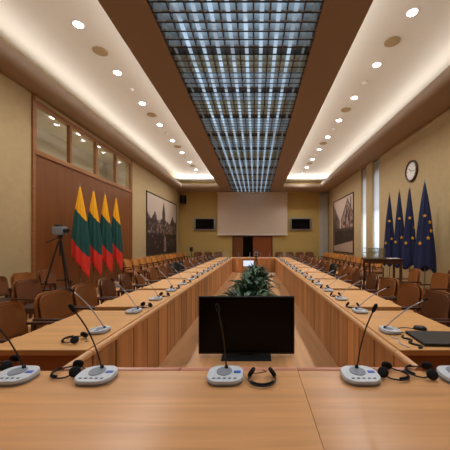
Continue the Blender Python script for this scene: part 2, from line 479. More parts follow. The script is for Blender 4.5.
for side, X in (('left', LX), ('right', RX)):
    base = side_desk(side)
    for k in range(ND):
        lab = 'light wood conference desk on the %s side, %s back from the foreground table' % (side, ORD[k])
        o = base if k == 0 else dup(base)
        o.location = (X, YD0+PT*k, 0); o['label'] = lab; o['group'] = 'side conference desks'
YFD = YD0+PT*ND     # far desk front
# far desk
t = thing('conference_desk', 'light wood conference desk closing the far end of the well', 'desk', (0, YFD+.002, 0))
MB().box(LX-.8, RX+.8, .05, .85, ZTOP-.045, ZTOP).build('desk_top', 'side_top_wood', t, bevel=.006)
MB().tube([(LX+.05, .025, ZTOP-.022), (RX-.05, .025, ZTOP-.022)], .027, 12).build('edge_rail', 'rail_wood', t)
for k in range(6):
    wd = (RX-LX-.0)/6
    MB().box(LX+wd*k+.006, LX+wd*(k+1)-.006, .006, .045, 0, ZTOP-.05).build('skirt_panel', 'skirt_wood', t, bevel=.004)
MB().box(LX-.1, RX+.1, .046, .06, .01, ZTOP-.052).build('backing', 'dark_gap', t)
for x in (LX-.78, RX+.74):
    MB().box(x, x+.035, .1, .82, 0, ZTOP-.045).build('end_panel', 'end_wood', t)

# foreground table
FY1 = 1.73
t = thing('conference_table', 'light wood conference table across the foreground under the microphones', 'table', (0, .92, 0))
js = [-3.42, -2.68, -1.94, -1.20, -.474, .262, 1.0, 1.74, 2.48, 3.22]
for a, b_ in zip(js[:-1], js[1:]):
    if a > -1.3 and a < 1.0:
        MB().tube([(a+.006, FY1+.036-.92, ZTOP-.026), (b_-.006, FY1+.036-.92, ZTOP-.026)], .030, 12).build('edge_rail', 'rail_wood', t)
        MB().box(a+.004, b_-.004, FY1+.0-.92, FY1+.04-.92, 0, ZTOP-.05).build('skirt_panel', 'skirt_wood', t)
for a, b_ in ((-3.42, -1.95), (-1.95, .262), (.262, 1.74), (1.74, 3.22)):
    MB().box(a+.0008, b_-.0008, .0, FY1-.92, ZTOP-.045, ZTOP).build('table_top', 'top_wood', t, bevel=.001, seg=1)
MB().box(-3.3, 3.1, FY1-.95, FY1-.925, .02, ZTOP-.046).build('backing', 'end_wood', t)
for x in (-2.6, -.9, .7, 2.3):
    MB().box(x, x+.04, .08, FY1-.96, 0, ZTOP-.046).build('end_panel', 'end_wood', t)
# corner pieces joining the foreground table to the side desks
for side, X, s in (('left', LX, -1), ('right', RX, 1)):
    t = thing('corner_panel', 'short rounded wood corner joining the foreground table to the %s desks' % side, 'panel', (X, FY1+.06, 0))
    L_ = YD0-FY1-.064
    MB().tube([(s*.025, .0, ZTOP-.028), (s*.025, L_, ZTOP-.028)], .027, 12).build('edge_rail', 'rail_wood_y', t)
    MB().box(min(s*.006, s*.045), max(s*.006, s*.045), 0, L_, 0, ZTOP-.05).build('skirt_panel', 'skirt_wood', t)

# ------------------------------------------------------------ microphones
def mic(label, loc, rz, lean, group, rise=.405, neck_m='dark_metal', bulge=.10, sc=1):
    t = thing('conference_microphone', label, 'microphone', loc, rz, group)
    o = MB().prism(rrect(.205, .178, .065), 0, .016).build('foot', 'mid_grey', t, bevel=.003)
    # wedge-shaped top: higher at the back
    out = rrect(.212, .186, .07, 8)
    vs = [(x, y, .014) for x, y in out]+[(x*.97, y*.97, .030+.055*(y+.1)) for x, y in out]
    n = len(out)
    MB().add(vs, [tuple(range(n-1, -1, -1)), tuple(range(n, 2*n))]+[(i, (i+1) % n, n+(i+1) % n, n+i) for i in range(n)]).build('base', 'grey_plastic', t, bevel=.003)
    zz = lambda y: .0305+.055*(y+.1)
    tilt = Matrix.Translation((-.008, .02, zz(.02))) @ Matrix.Rotation(math.atan(.055), 4, 'X')
    el = [(.045*math.cos(a*PI/12), .05*math.sin(a*PI/12)) for a in range(24)]
    MB().prism(el, 0, .003, tilt).build('speaker_grille', 'mid_grey', t)
    q = Matrix.Translation((.068, .012, zz(.012))) @ Matrix.Rotation(math.atan(.055), 4, 'X')
    MB().box(-.02, .02, -.012, .012, 0, .002, q).build('display', 'blue_label', t)
    bt = MB()
    for i in range(5):
        q = Matrix.Translation((-.06+.03*i, -.058, zz(-.058))) @ Matrix.Rotation(math.atan(.055), 4, 'X')
        bt.box(-.008, .008, -.004, .004, 0, .003, q)
    bt.build('buttons', 'mid_grey', t)
    a = Vector((0, .055, zz(.055)))
    b_ = a+Vector((lean[0], lean[1], rise))
    pts = []
    for i in range(9):
        u = i/8
        p = a.lerp(b_, u); p.z += .02*math.sin(u*PI); p -= Vector((lean[0], lean[1], 0))*bulge*math.sin(u*PI)
        pts.append(p)
    MB().lathe([(.011, 0), (.011, .012), (.006, .02)], tuple(a), 12).build('socket', 'black', t)
    MB().tube(pts[:-1], .0042 if neck_m == 'dark_metal' else .0058, 7).build('neck', neck_m, t, smooth=True)
    d = (pts[-1]-pts[-2]).normalized()
    t.scale = (sc, sc, sc)
    MB().tube([pts[-2], pts[-2]+d*.01, pts[-2]+d*.045, pts[-2]+d*.055], [.006, .011, .011, .006], 10).build('capsule', 'foam', t, smooth=True)
    return t
def fmic(px, label, lean):
    d = .79*F/132
    return mic(label, ((px-CX)*d/F*.99, d-.05, ZTOP), 0, lean, 'microphones on the foreground table')
fmic(21, 'grey microphone unit at the far left of the foreground table', (-.23, -.09))
fmic(100, 'grey microphone unit second from the left on the foreground table, beside a black headset', (-.115, -.12))
fmic(226, 'grey microphone unit in front of the large black monitor', (-.04, -.12))
fmic(358, 'grey microphone unit right of the centre seam of the foreground table', (.065, -.12))
fmic(455, 'grey microphone unit cut off at the right edge of the foreground table', (.30, -.06))
mbase = {}
seats = {}
for side, X, s in (('left', LX, -1), ('right', RX, 1)):
    seats[side] = []
    rzs = PI/2 if side == 'right' else -PI/2
    proto = None
    n = 0
    for k in range(ND):
        for j in (0, 1):
            y = YD0+PT*k+.28+.705*j
            seats[side].append(y)
            loc = (X+s*(.19 if s < 0 else .175), y+.14, ZTOP)
            lab = 'small grey gooseneck microphone on the %s desks, %s back from the foreground table' % (side, ORD[n]); n += 1
            if proto is None or k == 0 or n == 3:
                ln = (0.03, -.35) if s < 0 else (.02, -.48)
                o = mic(lab, loc, rzs, ln, 'microphones on the side desks', rise=.42 if s < 0 else .31, neck_m='neck_lit', bulge=.06, sc=.86)
                for c in list(o.children):
                    if c.name.startswith('socket'): pass
                if k == 0 and j == 1: proto = o
            else:
                o = dup(proto, loc, rzs+random.uniform(-.15, .15), lab, 'microphones on the side desks')
n = 0
for x in (-.9, -.3, .3, .75):
    o = dup(proto, (x, YFD+.31, ZTOP+.002), random.uniform(-.2, .2)+PI, 'small grey gooseneck microphone on the far desk, %s from the left' % ORD[n], 'microphones on the far desk'); n += 1

# ------------------------------------------------------------ headsets
def headset(label, loc, rz, group=None, open_=1.0):
    t = thing('headset', label, 'headset', loc, rz, group)
    # lying flat: band arc in the xy plane open towards +y
    pts = []
    for i in range(17):
        a = PI+PI*i/16
        pts.append((.078*math.cos(a)*open_, .085*math.sin(a)+.0, .013))
    pts = [(pts[0][0]*.9, .03, .022)]+pts+[(pts[-1][0]*.9, .03, .022)]
    vs = []; fs = []
    MB().tube(pts, .0048, 8).build('headband', 'black', t, smooth=True)
    MB().tube([(p[0]*.95, p[1]*.93, p[2]+.008) for p in pts[4:-4]], .0065, 8).build('band_pad', 'foam', t, smooth=True)
    for s in (-1, 1):
        c = Vector((s*.062*open_, .045, .032))
        rot = Matrix.Translation(c) @ Matrix.Rotation(s*.25, 4, 'Z') @ Matrix.Rotation(s*PI/2*.62, 4, 'Y')
        mb = MB()
        prof = [(.001, -.013), (.022, -.013), (.030, -.009), (.031, 0), (.029, .007), (.02, .011), (.001, .012)]
        nn = 18; vs = []; fs = []
        for r, z in prof:
            for k in range(nn):
                vs.append(rot @ Vector((r*math.cos(2*PI*k/nn), r*math.sin(2*PI*k/nn), z)))
        for i in range(len(prof)-1):
            for k in range(nn): fs.append((i*nn+k, i*nn+(k+1) % nn, (i+1)*nn+(k+1) % nn, (i+1)*nn+k))
        mb.add(vs, fs).build('ear_cup', 'foam', t, smooth=True)
    cp = [(-.06*open_, .05, .02), (-.03, .085, .006), (.0, .10, .004), (.03, .11, .004), (.01, .13, .004)]
    MB().tube(cp, .0022, 6).build('cable', 'black', t, smooth=True)
    return t
def onfg(px, py): 
    d = .79*F/(py-CY)
    return ((px-CX)*d/F, d, ZTOP)
h0 = headset('black headset lying in front of the monitor, right of the middle microphone', onfg(262, 381), 0)
headset('black headset left of the second microphone on the foreground table', onfg(68, 374), -1.15)
headset('black headset just right of the right-hand foreground microphone', onfg(393, 376), .95, open_=.9)
headset('black headset near the right edge of the foreground table', onfg(421, 374), -1.9, open_=1.0)
headset('black headset at the far left edge of the foreground table', onfg(2, 368), -1.2)
headset('black headset lying on the nearest left desk', onfg(74, 341), -PI/2)
k = 0
for side, X, s in (('left', LX, -1), ('right', RX, 1)):
    n = 0
    for i, y in enumerate(seats[side]):
        if i in (0,) or (side == 'right' and i < 1): continue
        o = dup(h0, (X+s*(.165 if i % 3 else .19), y+.14+.225, ZTOP), random.uniform(-.5, .5), 'black headset on the %s desks, %s back from the foreground table' % (side, ORD[n]), 'headsets on the side desks')
        n += 1

# ------------------------------------------------------------ chairs
def chair(label, wood_m='chair_wood', seat_m='seat_leather', cush_m='chair_cush', wide=.60):
    t = thing('armchair', label, 'chair')
    # backrest: bent shell, front faces +y
    def shell(w, z0, z1, y0, lean, curve, th, rc):
        nu, nv = 14, 8
        vs = []; 
        for face in (0, 1):
            for j in range(nv+1):
                v = j/nv
                for i in range(nu+1):
                    u = -1+2*i/nu
                    # rounded corners
                    ww = w/2
                    zz_ = z0+(z1-z0)*v
                    e = max(0, v-(1-rc)) / rc
                    e0 = max(0, rc-v) / rc * .6
                    wk = ww*(1-.13*(e**3)-.10*(e0**3))
                    zz_ -= .035*(abs(u)**5)*(v**2)
                    y = y0-lean*v+curve*(u*u)+(th if face else 0)
                    vs.append((wk*u, y, zz_))
        fs = []
        N = (nu+1)*(nv+1)
        for j in range(nv):
            for i in range(nu):
                a = j*(nu+1)+i
                fs.append((a, a+nu+1, a+nu+2, a+1)[::-1]); fs.append((N+a, N+a+1, N+a+nu+2, N+a+nu+1)[::-1])
        for i in range(nu):
            a = i; fs.append((a, a+1, N+a+1, N+a)); a = nv*(nu+1)+i; fs.append((a+1, a, N+a, N+a+1))
        for j in range(nv):
            a = j*(nu+1); fs.append((a+nu+1, a, N+a, N+a+nu+1)); a += nu; fs.append((a, a+nu+1, N+a+nu+1, N+a))
        return MB().add(vs, fs)
    autosmooth(shell(wide, .50, .90, -.24, .06, .07, .022, .3).build('backrest', wood_m, t), 45)
    autosmooth(shell(wide-.08, .53, .875, -.213, .050, .064, .014, .3).build('back_cushion', cush_m, t), 45)
    MB().prism(rrect(wide-.06, .48, .06), .40, .46).build('seat', seat_m, t, bevel=.015)
    MB().box(-wide/2+.05, wide/2-.05, -.2, .2, .36, .40).build('seat_frame', 'chair_dark', t)
    for s in (-1, 1):
        MB().box(s*(wide/2+.0)-.022, s*(wide/2)+.022, -.22, .2, .60, .63).build('armrest', 'chair_dark', t, bevel=.008)
        for y in (-.22, .18):
            MB().box(s*wide/2-.018, s*wide/2+.018, y-.02, y+.02, 0, .60).build('leg', 'chair_dark', t, bevel=.004)
    return t
c_tan = chair('', 'chair_wood', 'seat_leather')
c_brown = chair('', mat('brown leather shell', (124, 76, 44), .42, noise=.2, nscale=5), 'dark_leather', 'dark_cush')
M['gold_wood'] = wood('golden chair wood', (192, 128, 62), 'Z', .2, .35, .5, .2)
c_gold = chair('', 'gold_wood', 'seat_leather', 'gold_wood')
c_black = chair('', 'black', 'black', 'black')
first = {id(c_gold): True, id(c_tan): True, id(c_brown): True, id(c_black): True}
def put(c, loc, rz, label, group):
    if first.get(id(c)):
        first[id(c)] = False
        c.location = loc; c.rotation_euler = (0, 0, rz); c['label'] = label; c['group'] = group
        return c
    return dup(c, loc, rz, label, group)
for side, s in (('left', -1), ('right', 1)):
    rz = PI/2 if s > 0 else -PI/2
    for i, y in enumerate(seats[side]):
        X = (LX if s < 0 else RX)+s*1.17
        if s < 0: X -= .08
        X += random.uniform(-.03, .03)
        c = c_brown if random.random() < .25 else c_tan
        col = 'brown'
        if (side == 'left' and i in (9, 10)) or (side == 'right' and i in (8,)):
            c = c_black; col = 'black'
        put(c, (X, y+.60+random.uniform(-.015, .015), 0), rz+random.uniform(-.12, .12), '%s armchair drawn up to the %s desks, %s back from the foreground table' % (col, side, ORD[i]), 'armchairs at the side desks')
    # wall row
    for i in range(22):
        y = 4.6+i*.70
        if s < 0 and y > YF-.6: continue
        if s < 0 and 7.1 < y < 10.5: continue
        if s > 0 and 7.0 < y < 10.5: continue
        X = s*(4.78 if s < 0 else 4.62)
        put(c_gold if i > 6 else (c_tan if i % 2 == 0 else c_brown), (X, y, 0), rz+random.uniform(-.06, .06), '%s armchair in the row by the %s wall, %s from the near end' % ('golden wood' if i > 6 else 'brown', side, ORD[i]), 'armchairs along the side walls')
    # middle row
    for i in range(12):
        y = 4.9+i*1.02
        X = s*3.72
        if s < 0 and y > 5.2: continue
        if s > 0 and y > 7.8: continue
        put(c_brown if i % 3 == 0 else c_tan, (X+random.uniform(-.08, .08), y, 0), rz+random.uniform(-.15, .15), 'brown armchair in the middle row on the %s side, %s from the near end' % (side, ORD[i]), 'armchairs in the middle rows')
for side, x0, n in (('left', -4.1, 3), ('right', 1.7, 4)):
    for i in range(n):
        put(c_brown, (x0+i*.72, YF-.65, 0), PI+random.uniform(-.05, .05), 'brown armchair against the far wall %s of the doorway, %s from the left' % (side, ORD[i]), 'armchairs against the far wall')

# ------------------------------------------------------------ big monitor in the well
d = 3.8
t = thing('monitor', 'large black flat monitor standing on the floor between the desks', 'monitor', ((246.5-CX)*d/F, d, 0))
w2, h0_, h1_ = .652, .035, .815
MB().box(-w2, w2, 0, .045, h0_, h1_).build('housing', 'black', t, bevel=.008)
MB().box(-w2+.014, w2-.014, -.003, .002, h0_+.02, h1_-.014).build('screen', 'screen_black', t)
MB().box(-.33, .33, -.16, .22, 0, .02).build('stand_foot', 'black', t, bevel=.008)
MB().box(-.09, .09, .01, .06, .02, .2).build('stand_neck', 'black', t)
MB().box(-w2+.005, w2-.005, -.0045, .0, h0_, h0_+.008).build('bottom_bezel', 'dark_metal', t)

# ------------------------------------------------------------ plants in the well
def leafmesh(mb, base, az, length, width, droop, rise):
    n = 7
    d = Vector((math.cos(az), math.sin(az), 0)); sd = Vector((-math.sin(az), math.cos(az), 0))
    vs = []
    for i in range(n+1):
        u = i/n
        p = Vector(base)+d*(length*u)+Vector((0, 0, rise*u-droop*u*u))
        ww = width*math.sin(PI*min(1, max(0, (u-.18)/.82)**.7)) if u > .18 else .006
        ww = max(ww, .004)
        vs += [p-sd*ww+Vector((0, 0, ww*.35)), p, p+sd*ww+Vector((0, 0, ww*.35))]
    fs = []
    for i in range(n):
        a = i*3
        fs += [(a, a+1, a+4, a+3), (a+1, a+2, a+5, a+4)]
    mb.add(vs, fs)
for i, (x, y, sc) in enumerate(((-.16, 4.75, 1.05), (.0, 5.9, 1.0), (-.14, 7.0, 1.0), (.02, 8.1, 1.0), (-.06, 9.2, .95), (.04, 10.3, .9))):
    t = thing('potted_plant', 'leafy green plant in a trough between the desks, %s behind the large monitor' % ORD[i], 'plant', (x, y, 0), random.random()*.3, 'green plants between the desks')
    MB().prism(rrect(.46, .34, .05), 0, .30).build('planter', 'pot', t, bevel=.01)
    MB().prism(rrect(.42, .30, .04), .295, .31).build('soil', 'soil', t)
    for m_, cnt in (('leaf', 130), ('leaf2', 30)):
        mb = MB()
        for q in range(cnt):
            a = random.uniform(0, 2*PI); r0 = random.uniform(0, .16)
            el = random.random()
            leafmesh(mb, (r0*math.cos(a)*1.2, r0*math.sin(a), .3+random.uniform(0, .16)), a+random.uniform(-.6, .6), random.uniform(.26, .54)*sc*(1.05-.5*el), random.uniform(.04, .065)*sc, random.uniform(.2, .45), random.uniform(.2, .32)+.36*el*sc)
        o = mb.build('foliage', m_, t, smooth=True)
        so = o.modifiers.new('solid', 'SOLIDIFY'); so.thickness = .002
# small monitor, tripod camera, white device at the far end of the well
d = 12.8
c = P(248.5, 263, d)
t = thing('small_monitor', 'small lit screen on a stand near the far desk', 'monitor', (c.x, d, 0))
MB().box(-.26, .26, 0, .04, .46, .76).build('housing', 'black', t, bevel=.006)
MB().box(-.24, .24, -.004, 0, .48, .74).build('screen', emit('lit screen', (200, 220, 250), .32), t)
MB().box(-.03, .03, .01, .04, .04, .5).build('stand_pole', 'black', t)
MB().box(-.18, .18, -.12, .14, 0, .04).build('stand_foot', 'black', t, bevel=.006)
def tripod_camera(label, loc, rz, zhead, spread, body_m):
    t = thing('tripod_camera', label, 'camera', loc, rz)
    for k in range(3):
        a = PI/2+k*2*PI/3
        e = Vector((spread*math.cos(a), spread*math.sin(a), 0.01))
        top = Vector((.03*math.cos(a), .03*math.sin(a), zhead-.18))
        mid = e.lerp(top, .45)
        leg = MB().tube([mid, top], .017, 8).build('leg', 'black', t)
        MB().tube([e, mid], .012, 8).build('lower_tube', 'dark_metal', leg)
        MB().tube([mid-Vector((0, 0, .03)), mid+Vector((0, 0, .03))], .024, 8).build('clamp', 'black', leg)
    MB().tube([(0, 0, zhead-.5), (0, 0, zhead-.06)], .018, 10).build('centre_column', 'black', t)
    MB().tube([(0, 0, zhead-.13), (0, 0, zhead-.05)], .05, 12).build('head', 'black', t)
    MB().tube([(0, 0, zhead-.08), (.1, -.28, zhead-.22)], .01, 6).build('pan_handle', 'black', t)
    MB().box(-.07, .07, -.16, .14, zhead-.05, zhead+.13).build('body', body_m, t, bevel=.02)
    MB().tube([(0, .13, zhead+.04), (0, .22, zhead+.04)], .045, 14).build('lens', 'black', t)
    MB().box(-.035, .035, -.14, .02, zhead+.13, zhead+.18).build('viewfinder', 'black', t, bevel=.01)
    return t
tripod_camera('grey video camera on a black tripod in front of the wood panelling', (-4.22, 6.05, 0), -1.9, 1.76, .42, 'mid_grey')
c = P(255, 256, 12.0)
tripod_camera('video camera on a tripod beyond the plants in the well', (c.x+.05, 12.1, 0), PI, 1.03, .25, 'mid_grey')
t = thing('projector', 'small white device lying on the floor at the far right of the well', 'projector', (.72, 12.9, 0), .4)
MB().box(-.16, .16, -.13, .13, .02, .13).build('casing', 'white', t, bevel=.02)
MB().tube([(-.06, -.15, .08), (-.06, -.12, .08)], .035, 14).build('lens', 'black', t)
for x in (-.12, .12): MB().tube([(x, -.09, 0), (x, -.09, .025)], .012, 8).build('foot', 'black', t)

# ------------------------------------------------------------ projection screen, wall monitors, wall speaker
t = thing('projection_screen', 'large blank projection screen hanging on the far wall', 'screen', (dx(252.5), YF-.2, 0))
hwid = 34.5*k20
MB().box(-hwid, hwid, 0, .008, 2.13, 5.1).build('screen_cloth', 'screen_cloth', t)
MB().box(-hwid-.05, hwid+.05, -.06, .07, 5.1, 5.22).build('roller_case', 'screen_cloth', t, bevel=.015)
MB().tube([(-hwid-.03, .004, 2.12), (hwid+.03, .004, 2.12)], .025, 10).build('bottom_bar', 'white', t)
for px, side in ((205, 'left'), (300.5, 'right')):
    t = thing('wall_monitor', 'black wall monitor in a silver frame %s of the projection screen' % side, 'monitor', (dx(px), YF-.12, EYE+(CY-224.2)*k20))
    MB().box(-.80, .80, 0, .08, -.45, .45).build('housing', 'metal', t, bevel=.01)
    MB().box(-.66, .66, -.006, .0, -.36, .37).build('screen', 'screen_black', t)
    MB().box(-.2, .2, .08, .119, -.15, .15).build('bracket', 'black', t)
t = thing('wall_speaker', 'black loudspeaker hung in the far left corner', 'speaker', (dx(182)+.18, YF-.38, 0), -.5)
MB().box(-.17, .17, -.16, .16, 4.35, 4.95).build('cabinet', 'black', t, bevel=.02)
MB().lathe([(.11, 0), (.12, .012), (.09, .01), (.03, .004)], (0, -.16, 4.55), 16, 'Y').build('woofer', 'foam', t)
MB().tube([(0, .14, 4.65), (0, .26, 4.65)], .025, 8).build('bracket', 'black', t)
# dark stand near the far left corner
t = thing('loudspeaker_stand', 'black loudspeaker on a pole in front of the far wall, left', 'speaker', (P(191, 250, 17.5).x, 17.6, 0))
MB().box(-.09, .09, -.09, .09, 1.0, 1.28).build('cabinet', 'black', t, bevel=.015)
MB().tube([(0, 0, .05), (0, 0, .96)], .02, 8).build('pole', 'black', t)
MB().lathe([(.2, 0), (.2, .02), (.03, .05)], n=16).build('foot', 'black', t)

# ------------------------------------------------------------ murals
def mural(name, label, y0, y1, z0, z1, side, fn, nx=110, nz=80):
    X = XL if side < 0 else XR
    s = 1 if side < 0 else -1
    t = thing(name, label, 'picture', (X, (y0+y1)/2, z0))
    L_ = (y1-y0)/2; H_ = z1-z0; f = .06
    fr = MB()
    def bb(ya, yb, za, zb): fr.box(min(s*.002, s*.05), max(s*.002, s*.05), ya, yb, za, zb)
    bb(-L_, L_, 0, f); bb(-L_, L_, H_-f, H_); bb(-L_, -L_+f, f, H_-f); bb(L_-f, L_, f, H_-f)
    fr.build('frame', 'frame_dark', t, bevel=.008)
    vs = []; fs = []; cols = []
    for j in range(nz+1):
        for i in range(nx+1):
            u, v = i/nx, j/nz
            vs.append((s*.03, -L_+.03+(2*L_-.06)*u, .03+(H_-.06)*v))
            uu = u if side < 0 else 1-u
            cols.append(fn(uu, v))
    for j in range(nz):
        for i in range(nx):
            a = j*(nx+1)+i
            fs.append((a, a+1, a+nx+2, a+nx+1))
    me = D.meshes.new('picture'); me.from_pydata(vs, [], fs)
    ca = me.color_attributes.new('print', 'FLOAT_COLOR', 'POINT')
    for i, c_ in enumerate(cols): ca.data[i].color = (*s2l(c_), 1)
    m_, t_, b_ = newmat('sepia print '+name)
    at = t_.nodes.new('ShaderNodeAttribute'); at.attribute_name = 'print'
    t_.links.new(at.outputs['Color'], b_.inputs['Base Color']); b_.inputs['Roughness'].default_value = .55
    me.materials.append(m_)
    o = D.objects.new('picture', me); COL.objects.link(o); o.parent = t
    return t
rn = random.Random(3)
def hsh(i, j): return random.Random(i*7919+j*104729).random()
heads = [(rn.random(), rn.uniform(.1, .42), rn.uniform(.012, .03)) for _ in range(90)]
def pic_church(u, v):   # u: near -> far along the wall, v up
    sky = (206-30*abs(u-.6), 190-30*abs(u-.6), 176-30*abs(u-.6))
    c = sky
    n = hsh(int(u*28), int(v*20))*30
    roof = .56+.08*math.sin(u*9)+.06*math.sin(u*31+1)+.05*hsh(int(u*30), 3)
    if v < roof: c = (58+n*1.5, 44+n*1.5, 40+n*1.5)
    # steeple
    st = .05 if v < .74 else max(0, .05*(1-(v-.74)/.22))
    if abs(u-.5) < st+.015*(v < .62): c = (66+n, 52+n, 46+n)
    if v < .52 and hsh(int(u*46), int(v*20)) > .6: c = (138, 118, 106)
    if v < .6 and hsh(int(u*60), int(v*9)) > .8: c = (34, 24, 22)
    if v < .36:
        c = (34+n*.4, 22+n*.4, 22+n*.4)
        for hx, hy, hr in heads[:40]:
            if (u-hx)**2*2+(v-hy)**2 < hr*hr*.4: c = (128, 104, 92)
    if v < .3 and abs(u-.55) < .03+.05*(.3-v): c = (138, 116, 104)
    if v < .03: c = (50, 38, 34)
    return c
def pic_street(u, v):   # u: far -> near
    c = (206, 186, 172)
    n = hsh(int(u*24), int(v*18))*36
    if u < .36 and v < .95-u*1.0: c = (84+n*1.6, 64+n*1.6, 56+n*1.6)
    gh = .93-abs(u-.75)*1.1
    if u > .42 and v < gh: c = (136+n*1.2, 110+n*1.2, 98+n*1.2)
    if u > .42 and abs(v-gh) < .025: c = (70, 54, 48)
    if u > .45 and v < min(gh-.08, .85) and v > .42 and hsh(int(u*22), int(v*16)) > .6: c = (70, 54, 48)
    if v < .45: c = (60+n, 44+n, 40+n)
    if v < .40 and v > .12 and u > .1:
        c = (38+n*.7, 26+n*.7, 24+n*.7)
    if v < .14+.1*(u-.3): c = (176, 150, 132)
    if u > .83 and .78 < v < .96 and abs(u-.9) < .02: c = (60, 48, 44)
    return c
mural('framed_photograph', 'huge sepia photograph of a crowd and church steeple on the left wall', 14.09, 19.35, .9, 4.2, -1, pic_church)
mural('framed_photograph', 'huge sepia photograph of gabled street houses on the right wall', 15.07, 18.9, .95, 4.3, 1, pic_street)

# ------------------------------------------------------------ flags
def flag_material_lt():
    m, t, b = newmat('yellow green red cloth')
    tc = t.nodes.new('ShaderNodeTexCoord'); sp = t.nodes.new('ShaderNodeSeparateXYZ')
    t.links.new(tc.outputs['Object'], sp.inputs[0])
    # coordinate along the stripes: z + k*x
    mu = t.nodes.new('ShaderNodeMath'); mu.operation = 'MULTIPLY_ADD'; mu.inputs[1].default_value = 1.3
    t.links.new(sp.outputs['X'], mu.inputs[0]); t.links.new(sp.outputs['Z'], mu.inputs[2])
    mr = t.nodes.new('ShaderNodeMapRange'); mr.inputs['From Min'].default_value = .5; mr.inputs['From Max'].default_value = 3.3
    t.links.new(mu.outputs[0], mr.inputs['Value'])
    cr = t.nodes.new('ShaderNodeValToRGB'); cr.color_ramp.interpolation = 'CONSTANT'
    e = cr.color_ramp.elements
    e[0].position = 0; e[0].color = (*s2l((214, 46, 34)), 1)
    e[1].position = (1.45-.5)/2.8; e[1].color = (*s2l((14, 76, 72)), 1)
    x = e.new((2.36-.5)/2.8); x.color = (*s2l((246, 176, 10)), 1)
    t.links.new(mr.outputs['Result'], cr.inputs['Fac']); t.links.new(cr.outputs['Color'], b.inputs['Base Color'])
    b.inputs['Roughness'].default_value = .75
    return m
M['lt'] = flag_material_lt()
M['navy'] = mat('navy cloth', (14, 27, 72), .75, noise=.1)
def flag_cloth(ztop, length, rmax, side_len, seed, pleats=9, squash=.8):
    # furled cloth around the pole; its lower hem hangs in a slanting point
    rr = random.Random(seed); ph = rr.random()*6
    nu, nv = 64, 30
    vs = []; fs = []
    for j in range(nv+1):
        v = j/nv
        for i in range(nu):
            a = 2*PI*i/nu
            tip = side_len(a)
            z = ztop-length*v*tip
            r = .012+rmax*(v**.8)*(1.0 if v < .85 else 1-(v-.85)*.5)
            fold = 1+.20*math.sin(pleats*a+ph+v*1.2)*min(1, v*3)*(1-.6*v)
            vs.append((r*fold*math.cos(a), r*fold*math.sin(a)*squash, z))
    for j in range(nv):
        for i in range(nu):
            fs.append((j*nu+i, (j+1)*nu+i, (j+1)*nu+(i+1) % nu, j*nu+(i+1) % nu))
    return MB().add(vs, fs)
def flag(name, label, loc, rz, ztip, kind, seed, rm, group, stars=()):
    t = thing(name, label, 'flag', loc, rz, group)
    MB().lathe([(.2, 0), (.2, .02), (.06, .05), (.03, .14)], n=20).build('foot', 'metal', t, smooth=False)
    MB().tube([(0, 0, .1), (0, 0, ztip-.08)], .014, 8).build('pole', 'metal', t)
    MB().lathe([(.008, 0), (.02, .02), (.014, .05), (.002, .1)], (0, 0, ztip-.1), 10).build('finial', 'metal', t)
    if kind == 'lt':
        f = lambda a: .75+.25*((1+math.cos(a-.1))/2)
        cl = flag_cloth(ztip-.1, ztip-.1-.56, rm, f, seed)
        # gather the hem towards +x so it comes to a point
        zt = ztip-.1; L_ = zt-.56
        nv_ = []
        for x, y, z in cl.v:
            v = (zt-z)/L_
            k_ = max(0, (v-.6)/.4)
            x2 = x*(1-.35*k_)
            nv_.append((x2+.05*v, y*(1-.3*k_), z))
        cl.v = nv_
        o = cl.build('cloth', 'lt', t, smooth=True)
    else:
        f = lambda a: .97+.03*math.sin(a*3+seed)
        cl = flag_cloth(ztip-.1, ztip-.1-.72, rm, f, seed, 7)
        o = cl.build('cloth', 'navy', t, smooth=True)
        L_ = ztip-.1-.72
        for sx, sz in stars:     # facing -y locally; radius from the cloth profile
            v = min(1, (ztip-.1-sz)/L_)
            r = (.012+rm*(v**.8))*1.12
            xx = max(-.9, min(.9, sx/r))
            a = -math.acos(xx)
            c_ = Vector((r*math.cos(a), r*math.sin(a)*.8, sz))
            nrm = Vector((math.cos(a), math.sin(a)/.8, 0)).normalized()
            out = []
            for q in range(10):
                rad = .055 if q % 2 == 0 else .024
                th = PI/2+q*PI/5
                out.append((rad*math.cos(th), rad*math.sin(th)))
            e1 = Vector((0, 0, 1)).cross(nrm).normalized()
            mt = Matrix(((e1.x, 0, nrm.x, c_.x), (e1.y, 0, nrm.y, c_.y), (e1.z, 1, nrm.z, c_.z), (0, 0, 0, 1)))
            MB().prism(out, -.01, .012, mt).build('star', 'gold', t)
    s = o.modifiers.new('solid', 'SOLIDIFY'); s.thickness = .004
    return t
for i, (px, d) in enumerate(((80, 7.82), (93.5, 8.47), (105, 9.1), (116, 9.83))):
    flag('striped_flag', 'yellow green and red flag before the wood panelling, %s from the tripod camera' % ORD[i], ((px-CX)*d/F, d, 0), 0.2, 3.22, 'lt', i, .27-.015*i, 'yellow green red flags')
EU = (((389.5, 192.7), 9.93, ((223, 266), (210, 349), (231, 333))),
      ((399.3, 186.5), 9.25, ((260, 256), (268, 328), (247, 345))),
      ((409.5, 183), 8.64, ((299, 253), (309, 330), (286, 349), (317, 290))),
      ((424.7, 178.8), 7.85, ((355, 245), (367, 330), (339, 350), (372, 270), (376, 303))))
for i, (tip, d, st) in enumerate(EU):
    x = (tip[0]-CX)*d/F; rz = -math.atan2(x, d)
    ss = []
    for zx, zy in st:
        px, py = zx/3.75+330, zy/3.75+150
        ss.append(((px-tip[0])*d/F*.92, EYE+(CY-py)*(d-.2)/F))
    flag('starred_flag', 'dark blue flag with gold stars by the right wall, %s from the window curtains' % ORD[i], (x, d, 0), rz, 3.34, 'eu', i, .20 if i < 3 else .27, 'blue starred flags', ss)

